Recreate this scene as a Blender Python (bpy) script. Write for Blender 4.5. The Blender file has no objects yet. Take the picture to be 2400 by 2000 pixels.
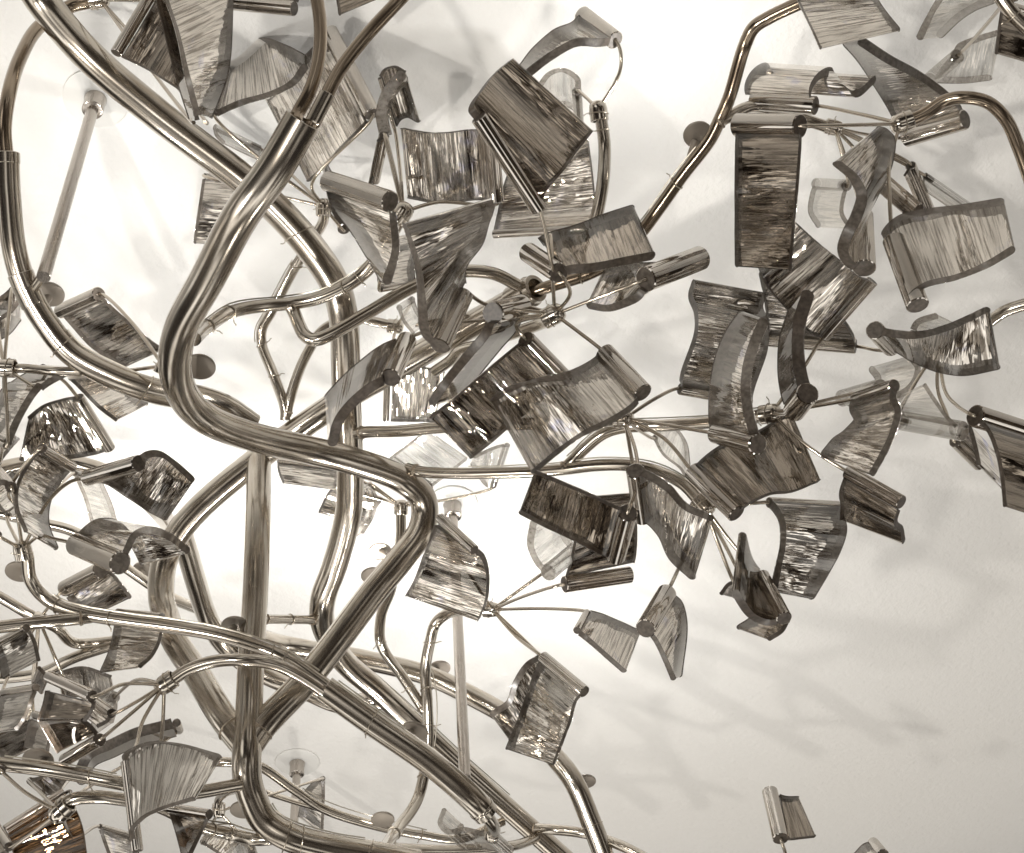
import bpy, math, random
from mathutils import Vector, Matrix
random.seed(11)
scene = bpy.context.scene
C = scene.collection

# ------------------------------------------------------------------ camera
FPX = 3443.0                                   # focal length in photo pixels (photo is 2400 x 2000)
CZ = 0.7417                                    # zenith component along the view axis
F = Vector((0, math.sqrt(1 - CZ * CZ), CZ))
U0 = Vector((0, -CZ, math.sqrt(1 - CZ * CZ)))
sa = 0.0935
ca = math.sqrt(1 - sa * sa)
X = Vector((1, 0, 0))
R = X * ca - U0 * sa
U = U0 * ca + X * sa
cam = bpy.data.cameras.new('camera')
cam_o = bpy.data.objects.new('camera', cam)
C.objects.link(cam_o)
cam_o.matrix_world = Matrix(((R.x, U.x, -F.x, 0), (R.y, U.y, -F.y, 0), (R.z, U.z, -F.z, 0), (0, 0, 0, 1)))
cam.sensor_width = 36
cam.lens = FPX / 2400 * 36
cam.clip_start = 0.05
cam.clip_end = 100
scene.camera = cam_o
CEIL = 2.65                                    # ceiling height above the camera

# ------------------------------------------------------------------ light, exposure
vs = scene.view_settings
scene.display_settings.display_device = 'sRGB'
vs.view_transform = 'Standard'
vs.look = 'None'
vs.gamma = 1
vs.exposure = 0.0
vs.use_curve_mapping = False
scene.cycles.use_denoising = True
scene.cycles.max_bounces = 12
scene.cycles.transparent_max_bounces = 40
scene.cycles.transmission_bounces = 6
scene.cycles.glossy_bounces = 5
scene.cycles.diffuse_bounces = 3
scene.cycles.sample_clamp_indirect = 6
scene.cycles.caustics_reflective = False
scene.cycles.caustics_refractive = False
LAMP_W = 3.3

def uplight(name, loc, aim, watts, size):  # unseen spot from below, added to lift the ceiling and throw shadows on it
    L = bpy.data.lights.new(name, 'SPOT')
    L.energy = watts
    L.color = (1.0, 0.955, 0.885)
    L.spot_size = math.radians(75)
    L.spot_blend = 0.9
    L.shadow_soft_size = size
    o = bpy.data.objects.new(name, L)
    C.objects.link(o)
    o.location = loc
    o.rotation_mode = 'QUATERNION'
    o.rotation_quaternion = (Vector(loc) - Vector(aim)).to_track_quat('Z', 'Y')

uplight('added_uplight', (-2.7, 0.5, -0.7), (0.5, 2.6, 2.65), 185, .05)
uplight('added_uplight', (-1.2, -0.9, -1.2), (0.4, 2.6, 2.65), 200, .05)
uplight('added_uplight', (1.3, 5.2, -1.6), (0.4, 2.6, 2.65), 120, .05)
uplight('added_uplight', (-0.8, 4.6, -1.6), (0.3, 2.4, 2.65), 80, .05)

w = bpy.data.worlds.new('World')
scene.world = w
w.use_nodes = True
nt = w.node_tree
nt.nodes.clear()
wo = nt.nodes.new('ShaderNodeOutputWorld')
wb = nt.nodes.new('ShaderNodeBackground')
tc = nt.nodes.new('ShaderNodeTexCoord')
nz = nt.nodes.new('ShaderNodeTexNoise')          # noise for the dark room below; bright zones added for streaky reflections
nz.inputs['Scale'].default_value = 2.3
nz.inputs['Detail'].default_value = 2.0
nz.inputs['Roughness'].default_value = 0.55
cr = nt.nodes.new('ShaderNodeValToRGB')
cr.color_ramp.elements[0].position = 0.42
cr.color_ramp.elements[0].color = (0.012, 0.009, 0.007, 1)
cr.color_ramp.elements[1].position = 0.70
cr.color_ramp.elements[1].color = (2.0, 1.93, 1.82, 1)
for ps, cl in ((0.50, (0.05, 0.038, 0.028, 1)), (0.535, (0.16, 0.13, 0.105, 1)), (0.555, (0.95, 0.91, 0.84, 1))):
    e = cr.color_ramp.elements.new(ps)
    e.color = cl
nt.links.new(tc.outputs['Generated'], nz.inputs['Vector'])
nt.links.new(nz.outputs['Fac'], cr.inputs['Fac'])
nt.links.new(cr.outputs['Color'], wb.inputs['Color'])
wb.inputs['Strength'].default_value = 1.0
nt.links.new(wb.outputs['Background'], wo.inputs['Surface'])

# ------------------------------------------------------------------ helpers
def pt(x, y, d):
    """photo pixel + depth along the view axis -> world point"""
    return R * ((x - 1200) / FPX * d) + U * ((1000 - y) / FPX * d) + F * d

def ceil_d(x, y):
    ray = R * ((x - 1200) / FPX) + U * ((1000 - y) / FPX) + F
    return CEIL / ray.z

def empty(name, loc):
    o = bpy.data.objects.new(name, None)
    o.empty_display_size = 0.03
    C.objects.link(o)
    o.location = loc
    return o

def tag(o, label, cat, group=None, kind=None):
    o['label'] = label
    o['category'] = cat
    if group: o['group'] = group
    if kind: o['kind'] = kind

def mesh_obj(name, V, Fc, mats, parent=None, uv=None, mi=None, smooth=True):
    me = bpy.data.meshes.new(name)
    org = parent_origin(parent) if parent else Vector((0, 0, 0))
    me.from_pydata([tuple(v - org) for v in V], [], Fc)
    for m in (mats if isinstance(mats, (list, tuple)) else [mats]):
        me.materials.append(m)
    if mi:
        for p, i in zip(me.polygons, mi): p.material_index = i
    if smooth:
        for p in me.polygons: p.use_smooth = True
    if uv:
        lay = me.uv_layers.new(name='UVMap')
        for p in me.polygons:
            us = [uv[v] for v in p.vertices]
            for li, c in zip(p.loop_indices, us):
                lay.data[li].uv = c
    me.update()
    if smooth: me.set_sharp_from_angle(angle=math.radians(38))
    o = bpy.data.objects.new(name, me)
    C.objects.link(o)
    if parent: o.parent = parent
    return o

def parent_origin(p):
    v = Vector((0, 0, 0))
    while p:
        v = v + p.location
        p = p.parent
    return v

def catmull(P, per=10):
    if len(P) == 2:
        return [P[0].lerp(P[1], i / per) for i in range(per + 1)]
    Q = [P[0] * 2 - P[1]] + P + [P[-1] * 2 - P[-2]]
    out = []
    for i in range(1, len(Q) - 2):
        p0, p1, p2, p3 = Q[i - 1], Q[i], Q[i + 1], Q[i + 2]
        # centripetal-ish knots keep the bends from overshooting
        t0 = 0.0
        t1 = t0 + max(1e-6, (p1 - p0).length) ** 0.5
        t2 = t1 + max(1e-6, (p2 - p1).length) ** 0.5
        t3 = t2 + max(1e-6, (p3 - p2).length) ** 0.5
        for k in range(per):
            t = t1 + (t2 - t1) * k / per
            A1 = p0 * ((t1 - t) / (t1 - t0)) + p1 * ((t - t0) / (t1 - t0))
            A2 = p1 * ((t2 - t) / (t2 - t1)) + p2 * ((t - t1) / (t2 - t1))
            A3 = p2 * ((t3 - t) / (t3 - t2)) + p3 * ((t - t2) / (t3 - t2))
            B1 = A1 * ((t2 - t) / (t2 - t0)) + A2 * ((t - t0) / (t2 - t0))
            B2 = A2 * ((t3 - t) / (t3 - t1)) + A3 * ((t - t1) / (t3 - t1))
            out.append(B1 * ((t2 - t) / (t2 - t1)) + B2 * ((t - t1) / (t2 - t1)))
    out.append(P[-1].copy())
    return out

def frames(path):
    T = []
    n = len(path)
    for i in range(n):
        T.append((path[min(i + 1, n - 1)] - path[max(i - 1, 0)]).normalized())
    a = Vector((0, 0, 1)) if abs(T[0].z) < 0.9 else Vector((1, 0, 0))
    N = [(a - T[0] * a.dot(T[0])).normalized()]
    for i in range(1, n):
        v = N[-1] - T[i] * N[-1].dot(T[i])
        N.append(v.normalized())
    return T, N

def sweep(path, rad, sides=18, cap=True, hollow=False):
    """tube mesh data along a world path; rad is one radius or one per path point"""
    n = len(path)
    if not isinstance(rad, (list, tuple)): rad = [rad] * n
    T, N = frames(path)
    V, Fc, UV = [], [], []
    s = 0
    for i in range(n):
        if i: s += (path[i] - path[i - 1]).length
        B = T[i].cross(N[i])
        for k in range(sides + 1):
            a = 2 * math.pi * k / sides
            V.append(path[i] + (N[i] * math.cos(a) + B * math.sin(a)) * rad[i])
            UV.append((s, k / sides))
    m = sides + 1
    for i in range(n - 1):
        for k in range(sides):
            a = i * m + k
            Fc.append((a, a + 1, a + m + 1, a + m))
    if cap:
        for i, sg in ((0, -1), (n - 1, 1)):
            B = T[i].cross(N[i])
            rings = [(0.97, 0.03), (0.72, 0.03)] + ([(0.70, -0.5)] if hollow else [])
            prev = None
            base = len(V)
            for (q, off) in rings:
                for k in range(sides + 1):
                    a = 2 * math.pi * k / sides
                    V.append(path[i] + (N[i] * math.cos(a) + B * math.sin(a)) * rad[i] * q + T[i] * sg * rad[i] * off)
                    UV.append((s, k / sides))
            for r_ in range(len(rings)):
                o1 = i * m if r_ == 0 else base + (r_ - 1) * m
                o2 = base + r_ * m
                for k in range(sides):
                    f = (o1 + k, o1 + k + 1, o2 + k + 1, o2 + k)
                    Fc.append(f if sg > 0 else f[::-1])
            o2 = base + (len(rings) - 1) * m
            f = tuple(o2 + k for k in range(sides))
            Fc.append(f if sg > 0 else f[::-1])
    return V, Fc, UV

def tube_obj(name, path, rad, mat, parent, sides=18, cap=True, hollow=False):
    V, Fc, UV = sweep(path, rad, sides, cap, hollow)
    return mesh_obj(name, V, Fc, mat, parent, UV)

def lathe_obj(name, base, axis, prof, mat, parent, sides=20):
    """prof: list of (distance along axis, radius)"""
    axis = axis.normalized()
    a = Vector((0, 0, 1)) if abs(axis.z) < 0.9 else Vector((1, 0, 0))
    N = (a - axis * a.dot(axis)).normalized()
    B = axis.cross(N)
    V, Fc, UV = [], [], []
    m = sides
    for (h, r) in prof:
        for k in range(m):
            t = 2 * math.pi * k / m
            V.append(base + axis * h + (N * math.cos(t) + B * math.sin(t)) * max(r, 1e-4))
            UV.append((h, k / m))
    for i in range(len(prof) - 1):
        for k in range(m):
            Fc.append((i * m + k, i * m + (k + 1) % m, (i + 1) * m + (k + 1) % m, (i + 1) * m + k))
    Fc.append(tuple(range(m))[::-1])
    Fc.append(tuple(range((len(prof) - 1) * m, len(prof) * m)))
    o = mesh_obj(name, V, Fc, mat, parent, UV)
    bevel_sharp(o)
    return o

def bevel_sharp(o, wdt=0.0008):
    md = o.modifiers.new('bevel', 'BEVEL')
    md.width = wdt
    md.segments = 2
    md.limit_method = 'ANGLE'
    md.angle_limit = math.radians(50)
    md.harden_normals = False

# ------------------------------------------------------------------ materials
def new_mat(name):
    m = bpy.data.materials.new(name)
    m.use_nodes = True
    m.node_tree.nodes.clear()
    return m, m.node_tree.nodes, m.node_tree.links

def node(ns, t, **kw):
    n = ns.new(t)
    for k, v in kw.items():
        if k in n.inputs: n.inputs[k].default_value = v
        else: setattr(n, k, v)
    return n

def mat_ceiling():
    m, ns, lk = new_mat('painted_plaster')
    out = node(ns, 'ShaderNodeOutputMaterial')
    b = node(ns, 'ShaderNodeBsdfPrincipled')
    b.inputs['Roughness'].default_value = 0.75
    b.inputs['Specular IOR Level'].default_value = 0.2
    tc = node(ns, 'ShaderNodeTexCoord')
    n1 = node(ns, 'ShaderNodeTexNoise', Scale=0.7, Detail=3.0)
    n2 = node(ns, 'ShaderNodeTexNoise', Scale=70.0, Detail=5.0)
    r = node(ns, 'ShaderNodeValToRGB')
    r.color_ramp.elements[0].position = 0.3
    r.color_ramp.elements[0].color = (0.83, 0.815, 0.785, 1)
    r.color_ramp.elements[1].position = 0.7
    r.color_ramp.elements[1].color = (0.86, 0.85, 0.83, 1)
    bp = node(ns, 'ShaderNodeBump', Strength=0.5, Distance=0.006)
    lk.new(tc.outputs['Object'], n1.inputs['Vector'])
    lk.new(tc.outputs['Object'], n2.inputs['Vector'])
    lk.new(n1.outputs['Fac'], r.inputs['Fac'])
    lk.new(r.outputs['Color'], b.inputs['Base Color'])
    lk.new(n2.outputs['Fac'], bp.inputs['Height'])
    lk.new(bp.outputs['Normal'], b.inputs['Normal'])
    lk.new(b.outputs['BSDF'], out.inputs['Surface'])
    return m

def mat_steel(name, col=(0.58, 0.535, 0.47), stain=(0.27, 0.215, 0.155), rough=0.19, amt=0.4):
    """nickel plated tube: mirror with die lines along its length, brown patina and smears"""
    m, ns, lk = new_mat(name)
    out = node(ns, 'ShaderNodeOutputMaterial')
    b = node(ns, 'ShaderNodeBsdfPrincipled', Metallic=1.0)
    b.inputs['Coat Weight'].default_value = 0.35
    b.inputs['Coat Roughness'].default_value = 0.05
    uv = node(ns, 'ShaderNodeUVMap')
    mp = node(ns, 'ShaderNodeMapping')
    mp.inputs['Scale'].default_value = (1.2, 9.0, 1)
    n1 = node(ns, 'ShaderNodeTexNoise', Scale=1.0, Detail=4.0, Roughness=0.6)
    tc = node(ns, 'ShaderNodeTexCoord')
    mp2 = node(ns, 'ShaderNodeMapping')
    mp2.inputs['Scale'].default_value = (7.0, 5.0, 1)
    n2 = node(ns, 'ShaderNodeTexNoise', Scale=1.0, Detail=5.0, Roughness=0.6)
    n3 = node(ns, 'ShaderNodeTexNoise', Scale=170.0, Detail=2.0)
    r = node(ns, 'ShaderNodeValToRGB')
    r.color_ramp.elements[0].position = 0.42
    r.color_ramp.elements[0].color = (0, 0, 0, 1)
    r.color_ramp.elements[1].position = 0.72
    r.color_ramp.elements[1].color = (1, 1, 1, 1)
    mul = node(ns, 'ShaderNodeMath', operation='MULTIPLY')
    mul.inputs[1].default_value = amt * 2.2
    mx = node(ns, 'ShaderNodeMix', data_type='RGBA')
    mx.inputs[6].default_value = (*col, 1)
    mx.inputs[7].default_value = (*stain, 1)
    rr = node(ns, 'ShaderNodeMapRange')
    rr.inputs['From Min'].default_value = 0.3
    rr.inputs['From Max'].default_value = 0.75
    rr.inputs['To Min'].default_value = rough * 0.85
    rr.inputs['To Max'].default_value = rough * 1.3
    ad = node(ns, 'ShaderNodeMath', operation='ADD')
    m3 = node(ns, 'ShaderNodeMath', operation='MULTIPLY')
    m3.inputs[1].default_value = 0.12
    bp = node(ns, 'ShaderNodeBump', Strength=0.09, Distance=0.0014)
    lk.new(uv.outputs['UV'], mp.inputs['Vector'])
    lk.new(mp.outputs['Vector'], n1.inputs['Vector'])
    lk.new(uv.outputs['UV'], mp2.inputs['Vector'])
    lk.new(mp2.outputs['Vector'], n2.inputs['Vector'])
    lk.new(tc.outputs['Object'], n3.inputs['Vector'])
    lk.new(n2.outputs['Fac'], r.inputs['Fac'])
    lk.new(r.outputs['Color'], mul.inputs[0])
    lk.new(mul.outputs['Value'], mx.inputs['Factor'])
    lk.new(mx.outputs[2], b.inputs['Base Color'])
    lk.new(n2.outputs['Fac'], rr.inputs['Value'])
    lk.new(rr.outputs['Result'], b.inputs['Roughness'])
    lk.new(n3.outputs['Fac'], m3.inputs[0])
    lk.new(n1.outputs['Fac'], ad.inputs[0])
    lk.new(m3.outputs['Value'], ad.inputs[1])
    lk.new(ad.outputs['Value'], bp.inputs['Height'])
    lk.new(bp.outputs['Normal'], b.inputs['Normal'])
    lk.new(b.outputs['BSDF'], out.inputs['Surface'])
    return m

def mat_leaf(name, refl, tint, tint2, gcol=(0.80, 0.75, 0.69), bump=0.22, blue=0.0):
    """extruded resin sheet with a half-mirror skin: die lines run along the extrusion (UV v)"""
    m, ns, lk = new_mat(name)
    out = node(ns, 'ShaderNodeOutputMaterial')
    uv = node(ns, 'ShaderNodeUVMap')
    oi = node(ns, 'ShaderNodeObjectInfo')
    cmb = node(ns, 'ShaderNodeCombineXYZ')
    mr = node(ns, 'ShaderNodeMath', operation='MULTIPLY')
    mr.inputs[1].default_value = 37.0
    lk.new(oi.outputs['Random'], mr.inputs[0])
    lk.new(mr.outputs['Value'], cmb.inputs['X'])
    lk.new(mr.outputs['Value'], cmb.inputs['Z'])
    def streak(su, sv, detail, rough):
        mp = node(ns, 'ShaderNodeMapping')
        mp.inputs['Scale'].default_value = (su, sv, 1)
        lk.new(uv.outputs['UV'], mp.inputs['Vector'])
        lk.new(cmb.outputs['Vector'], mp.inputs['Location'])
        n = node(ns, 'ShaderNodeTexNoise', Scale=1.0, Detail=detail, Roughness=rough)
        lk.new(mp.outputs['Vector'], n.inputs['Vector'])
        return n.outputs['Fac']
    fine = streak(150, 11, 2.0, 0.5)
    wide = streak(42, 9, 2.0, 0.5)
    big = streak(24, 12, 2.0, 0.5)
    bmix = node(ns, 'ShaderNodeMath', operation='MULTIPLY_ADD')
    bmix.inputs[1].default_value = 4.2
    lk.new(wide, bmix.inputs[0])
    lk.new(fine, bmix.inputs[2])
    bp = node(ns, 'ShaderNodeBump', Strength=bump, Distance=0.0052)
    broad = node(ns, 'ShaderNodeMath', operation='MULTIPLY_ADD')
    broad.inputs[1].default_value = 14.0
    lk.new(streak(11, 7, 1.0, 0.5), broad.inputs[0])
    lk.new(bmix.outputs['Value'], broad.inputs[2])
    lk.new(broad.outputs['Value'], bp.inputs['Height'])
    # mirror share: streaky
    mrg = node(ns, 'ShaderNodeMapRange')
    mrg.inputs['From Min'].default_value = 0.34
    mrg.inputs['From Max'].default_value = 0.66
    mrg.inputs['To Min'].default_value = refl - 0.26
    mrg.inputs['To Max'].default_value = refl + 0.26
    av = node(ns, 'ShaderNodeMath', operation='MULTIPLY_ADD')
    av.inputs[1].default_value = 0.45
    sub = node(ns, 'ShaderNodeMath', operation='MULTIPLY')
    sub.inputs[1].default_value = 0.55
    lk.new(big, sub.inputs[0])
    lk.new(fine, av.inputs[0])
    lk.new(sub.outputs['Value'], av.inputs[2])
    lk.new(av.outputs['Value'], mrg.inputs['Value'])
    lw = node(ns, 'ShaderNodeLayerWeight', Blend=0.5)
    pw = node(ns, 'ShaderNodeMath', operation='POWER')
    pw.inputs[1].default_value = 4.0
    lk.new(lw.outputs['Facing'], pw.inputs[0])
    fr = node(ns, 'ShaderNodeMath', operation='MULTIPLY_ADD', use_clamp=True)
    fr.inputs[1].default_value = 0.5
    lk.new(pw.outputs['Value'], fr.inputs[0])
    lk.new(mrg.outputs['Result'], fr.inputs[2])
    tr = node(ns, 'ShaderNodeBsdfTransparent')
    tm = node(ns, 'ShaderNodeMix', data_type='RGBA')
    tm.inputs[6].default_value = (*tint, 1)
    tm.inputs[7].default_value = (*tint2, 1)
    lk.new(av.outputs['Value'], tm.inputs['Factor'])
    lk.new(tm.outputs[2], tr.inputs['Color'])
    gl = node(ns, 'ShaderNodeBsdfAnisotropic', Roughness=0.02)
    gm = node(ns, 'ShaderNodeMix', data_type='RGBA')
    gm.inputs[6].default_value = (gcol[0] * .42, gcol[1] * .40, gcol[2] * .38, 1)
    gm.inputs[7].default_value = (*gcol, 1)
    gr = node(ns, 'ShaderNodeMapRange')
    gr.inputs['From Min'].default_value = 0.40
    gr.inputs['From Max'].default_value = 0.53
    lk.new(streak(270, 12, 3.0, 0.6), gr.inputs['Value'])
    lk.new(gr.outputs['Result'], gm.inputs['Factor'])
    bl = node(ns, 'ShaderNodeMapRange')
    bl.inputs['From Min'].default_value = 0.60
    bl.inputs['From Max'].default_value = 0.72
    bl.inputs['To Max'].default_value = blue
    lk.new(streak(16, 19, 3.0, 0.6), bl.inputs['Value'])
    bm = node(ns, 'ShaderNodeMix', data_type='RGBA')
    bm.inputs[7].default_value = (0.30, 0.36, 0.78, 1)
    lk.new(bl.outputs['Result'], bm.inputs['Factor'])
    lk.new(gm.outputs[2], bm.inputs[6])
    lk.new(bm.outputs[2], gl.inputs['Color'])
    lk.new(bp.outputs['Normal'], gl.inputs['Normal'])
    mx = node(ns, 'ShaderNodeMixShader')
    lk.new(fr.outputs['Value'], mx.inputs['Fac'])
    lk.new(tr.outputs['BSDF'], mx.inputs[1])
    lk.new(gl.outputs['BSDF'], mx.inputs[2])
    lk.new(mx.outputs['Shader'], out.inputs['Surface'])
    return m

def mat_skin(name, tint):
    """clear front face of a sheet: almost all light passes, grazing reflections only"""
    m, ns, lk = new_mat(name)
    out = node(ns, 'ShaderNodeOutputMaterial')
    tr = node(ns, 'ShaderNodeBsdfTransparent')
    tr.inputs['Color'].default_value = (*tint, 1)
    uv = node(ns, 'ShaderNodeUVMap')
    mp = node(ns, 'ShaderNodeMapping')
    mp.inputs['Scale'].default_value = (90, 5, 1)
    n = node(ns, 'ShaderNodeTexNoise', Scale=1.0, Detail=2.0)
    bp = node(ns, 'ShaderNodeBump', Strength=0.3, Distance=0.002)
    gl = node(ns, 'ShaderNodeBsdfAnisotropic', Roughness=0.04)
    gl.inputs['Color'].default_value = (0.95, 0.93, 0.9, 1)
    lw = node(ns, 'ShaderNodeLayerWeight', Blend=0.5)
    pw = node(ns, 'ShaderNodeMath', operation='POWER')
    pw.inputs[1].default_value = 4.0
    fr = node(ns, 'ShaderNodeMath', operation='MULTIPLY_ADD', use_clamp=True)
    fr.inputs[1].default_value = 0.75
    fr.inputs[2].default_value = 0.045
    lk.new(lw.outputs['Facing'], pw.inputs[0])
    lk.new(pw.outputs['Value'], fr.inputs[0])
    mx = node(ns, 'ShaderNodeMixShader')
    lk.new(uv.outputs['UV'], mp.inputs['Vector'])
    lk.new(mp.outputs['Vector'], n.inputs['Vector'])
    lk.new(n.outputs['Fac'], bp.inputs['Height'])
    lk.new(bp.outputs['Normal'], gl.inputs['Normal'])
    lk.new(fr.outputs['Value'], mx.inputs['Fac'])
    lk.new(tr.outputs['BSDF'], mx.inputs[1])
    lk.new(gl.outputs['BSDF'], mx.inputs[2])
    lk.new(mx.outputs['Shader'], out.inputs['Surface'])
    return m

def mat_rod(name, tint, share, mirror):
    """clear solid rod: refracting core, part of the light passes straight so its shadow stays pale"""
    m, ns, lk = new_mat(name)
    out = node(ns, 'ShaderNodeOutputMaterial')
    g = node(ns, 'ShaderNodeBsdfGlass', IOR=1.47, Roughness=0.015)
    g.inputs['Color'].default_value = (*tint, 1)
    tr = node(ns, 'ShaderNodeBsdfTransparent')
    tr.inputs['Color'].default_value = (*tint, 1)
    uv = node(ns, 'ShaderNodeUVMap')
    mp = node(ns, 'ShaderNodeMapping')
    mp.inputs['Scale'].default_value = (3, 12, 1)
    n = node(ns, 'ShaderNodeTexNoise', Scale=1.0, Detail=2.0)
    bp = node(ns, 'ShaderNodeBump', Strength=0.15, Distance=0.0015)
    lk.new(uv.outputs['UV'], mp.inputs['Vector'])
    lk.new(mp.outputs['Vector'], n.inputs['Vector'])
    lk.new(n.outputs['Fac'], bp.inputs['Height'])
    lk.new(bp.outputs['Normal'], g.inputs['Normal'])
    mx = node(ns, 'ShaderNodeMixShader', Fac=share)
    lk.new(tr.outputs['BSDF'], mx.inputs[1])
    lk.new(g.outputs['BSDF'], mx.inputs[2])
    gl = node(ns, 'ShaderNodeBsdfAnisotropic', Roughness=0.05)
    gl.inputs['Color'].default_value = (0.85, 0.81, 0.76, 1)
    lk.new(bp.outputs['Normal'], gl.inputs['Normal'])
    m2 = node(ns, 'ShaderNodeMixShader', Fac=mirror)
    lk.new(mx.outputs['Shader'], m2.inputs[1])
    lk.new(gl.outputs['BSDF'], m2.inputs[2])
    lk.new(m2.outputs['Shader'], out.inputs['Surface'])
    return m

def mat_cut(name, col, transp):
    """saw-cut end: satin, slightly milky"""
    m, ns, lk = new_mat(name)
    out = node(ns, 'ShaderNodeOutputMaterial')
    b = node(ns, 'ShaderNodeBsdfPrincipled', Roughness=0.38)
    b.inputs['Specular IOR Level'].default_value = 0.55
    tc = node(ns, 'ShaderNodeTexCoord')
    n = node(ns, 'ShaderNodeTexNoise', Scale=140.0, Detail=5.0)
    r = node(ns, 'ShaderNodeValToRGB')
    r.color_ramp.elements[0].position = 0.35
    r.color_ramp.elements[0].color = (col[0] * .45, col[1] * .43, col[2] * .4, 1)
    r.color_ramp.elements[1].position = 0.65
    r.color_ramp.elements[1].color = (*col, 1)
    tr = node(ns, 'ShaderNodeBsdfTransparent')
    tr.inputs['Color'].default_value = (0.7, 0.67, 0.63, 1)
    mx = node(ns, 'ShaderNodeMixShader', Fac=1 - transp)
    lk.new(tc.outputs['Object'], n.inputs['Vector'])
    lk.new(n.outputs['Fac'], r.inputs['Fac'])
    lk.new(r.outputs['Color'], b.inputs['Base Color'])
    lk.new(tr.outputs['BSDF'], mx.inputs[1])
    lk.new(b.outputs['BSDF'], mx.inputs[2])
    lk.new(mx.outputs['Shader'], out.inputs['Surface'])
    return m

def mat_plain(name, col, rough, metal=0.0, emit=0.0):
    m, ns, lk = new_mat(name)
    out = node(ns, 'ShaderNodeOutputMaterial')
    b = node(ns, 'ShaderNodeBsdfPrincipled', Roughness=rough, Metallic=metal)
    b.inputs['Base Color'].default_value = (*col, 1)
    tc = node(ns, 'ShaderNodeTexCoord')
    n = node(ns, 'ShaderNodeTexNoise', Scale=120.0, Detail=3.0)
    bp = node(ns, 'ShaderNodeBump', Strength=0.08, Distance=0.002)
    lk.new(tc.outputs['Object'], n.inputs['Vector'])
    lk.new(n.outputs['Fac'], bp.inputs['Height'])
    lk.new(bp.outputs['Normal'], b.inputs['Normal'])
    if emit:
        b.inputs['Emission Color'].default_value = (1, 0.93, 0.82, 1)
        b.inputs['Emission Strength'].default_value = emit
    lk.new(b.outputs['BSDF'], out.inputs['Surface'])
    return m

M_CEIL = mat_ceiling()
M_TUBE = mat_steel('nickel_tube')
M_BROWN = mat_steel('brown_tube', col=(0.36, 0.295, 0.225), stain=(0.17, 0.12, 0.078), rough=0.21, amt=0.4)  # same plated tube in a darker brown
M_STEM = mat_steel('nickel_stem', col=(0.58, 0.52, 0.44), rough=0.2, amt=0.3)
M_HUB = mat_steel('nickel_cap', col=(0.68, 0.63, 0.56), rough=0.15, amt=0.2)
M_WELD = mat_steel('weld_metal', col=(0.42, 0.36, 0.29), stain=(0.16, 0.11, 0.07), rough=0.4, amt=0.5)
M_WIRE = mat_plain('tie_wire', (0.45, 0.40, 0.33), 0.3, 1.0)
M_CABLE = mat_plain('clear_cable', (0.50, 0.46, 0.39), 0.3, 0.6)
M_DISC = mat_plain('lamp_disc', (0.33, 0.29, 0.245), 0.5, 0.5)
M_LENS = mat_plain('lamp_lens', (0.9, 0.9, 0.88), 0.4, 0.0, 14.0)
M_HOLE = mat_plain('dark_insert', (0.10, 0.085, 0.07), 0.35, 0.8)
M_PLATE = mat_plain('ceiling_plate_enamel', (0.82, 0.81, 0.78), 0.35)
M_ROD = mat_steel('hanger_steel', col=(0.50, 0.46, 0.42), rough=0.25, amt=0.15)
LEAF = {
    's': mat_leaf('smoked_leaf', 0.84, (0.46, 0.42, 0.37), (0.92, 0.89, 0.85), gcol=(0.97, 0.945, 0.91), blue=0.45),
    'd': mat_leaf('dark_leaf', 0.90, (0.26, 0.22, 0.18), (0.72, 0.66, 0.60), gcol=(0.54, 0.505, 0.465)),
    'c': mat_leaf('clear_leaf', 0.34, (0.80, 0.79, 0.77), (0.99, 0.99, 0.98), bump=0.25),
    'm': mat_leaf('mirror_leaf', 0.92, (0.40, 0.37, 0.34), (0.6, 0.57, 0.54), gcol=(0.97, 0.95, 0.91), bump=0.32),
}
LEAF['a'] = mat_leaf('amber_leaf', 0.84, (0.28, 0.18, 0.11), (0.55, 0.42, 0.30), gcol=(0.33, 0.27, 0.21))
SKIN = {'a': mat_skin('amber_skin', (0.85, 0.72, 0.58)), 's': mat_skin('smoked_skin', (0.95, 0.935, 0.915)), 'd': mat_skin('dark_skin', (0.86, 0.83, 0.79)),
        'c': mat_skin('clear_skin', (0.99, 0.99, 0.985)), 'm': mat_skin('mirror_skin', (0.96, 0.95, 0.94))}
RODM = {
    'a': mat_rod('amber_rod', (0.55, 0.42, 0.30), 0.55, 0.55),
    's': mat_rod('smoked_rod', (0.70, 0.66, 0.61), 0.55, 0.55),
    'd': mat_rod('dark_rod', (0.50, 0.44, 0.38), 0.55, 0.60),
    'c': mat_rod('clear_rod', (0.96, 0.96, 0.95), 0.5, 0.22),
    'm': mat_rod('mirror_rod', (0.78, 0.75, 0.7), 0.55, 0.6),
}
CUT = {
    'a': mat_cut('amber_cut_edge', (0.08, 0.058, 0.042), 0.08),
    's': mat_cut('cut_edge', (0.125, 0.105, 0.088), 0.12),
    'd': mat_cut('dark_cut_edge', (0.085, 0.067, 0.053), 0.06),
    'c': mat_cut('clear_cut_edge', (0.36, 0.33, 0.30), 0.5),
    'm': mat_cut('mirror_cut_edge', (0.10, 0.082, 0.066), 0.10),
}

# ------------------------------------------------------------------ setting: the ceiling
cz = CEIL
ce = mesh_obj('ceiling',
              [Vector(v) for v in ((-7, -3, cz), (7, -3, cz), (7, 11, cz), (-7, 11, cz),
                                   (-7, -3, cz + .1), (7, -3, cz + .1), (7, 11, cz + .1), (-7, 11, cz + .1))],
              [(0, 3, 2, 1), (4, 5, 6, 7), (0, 1, 5, 4), (1, 2, 6, 5), (2, 3, 7, 6), (3, 0, 4, 7)],
              M_CEIL, smooth=False)
ce['kind'] = 'structure'

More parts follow.
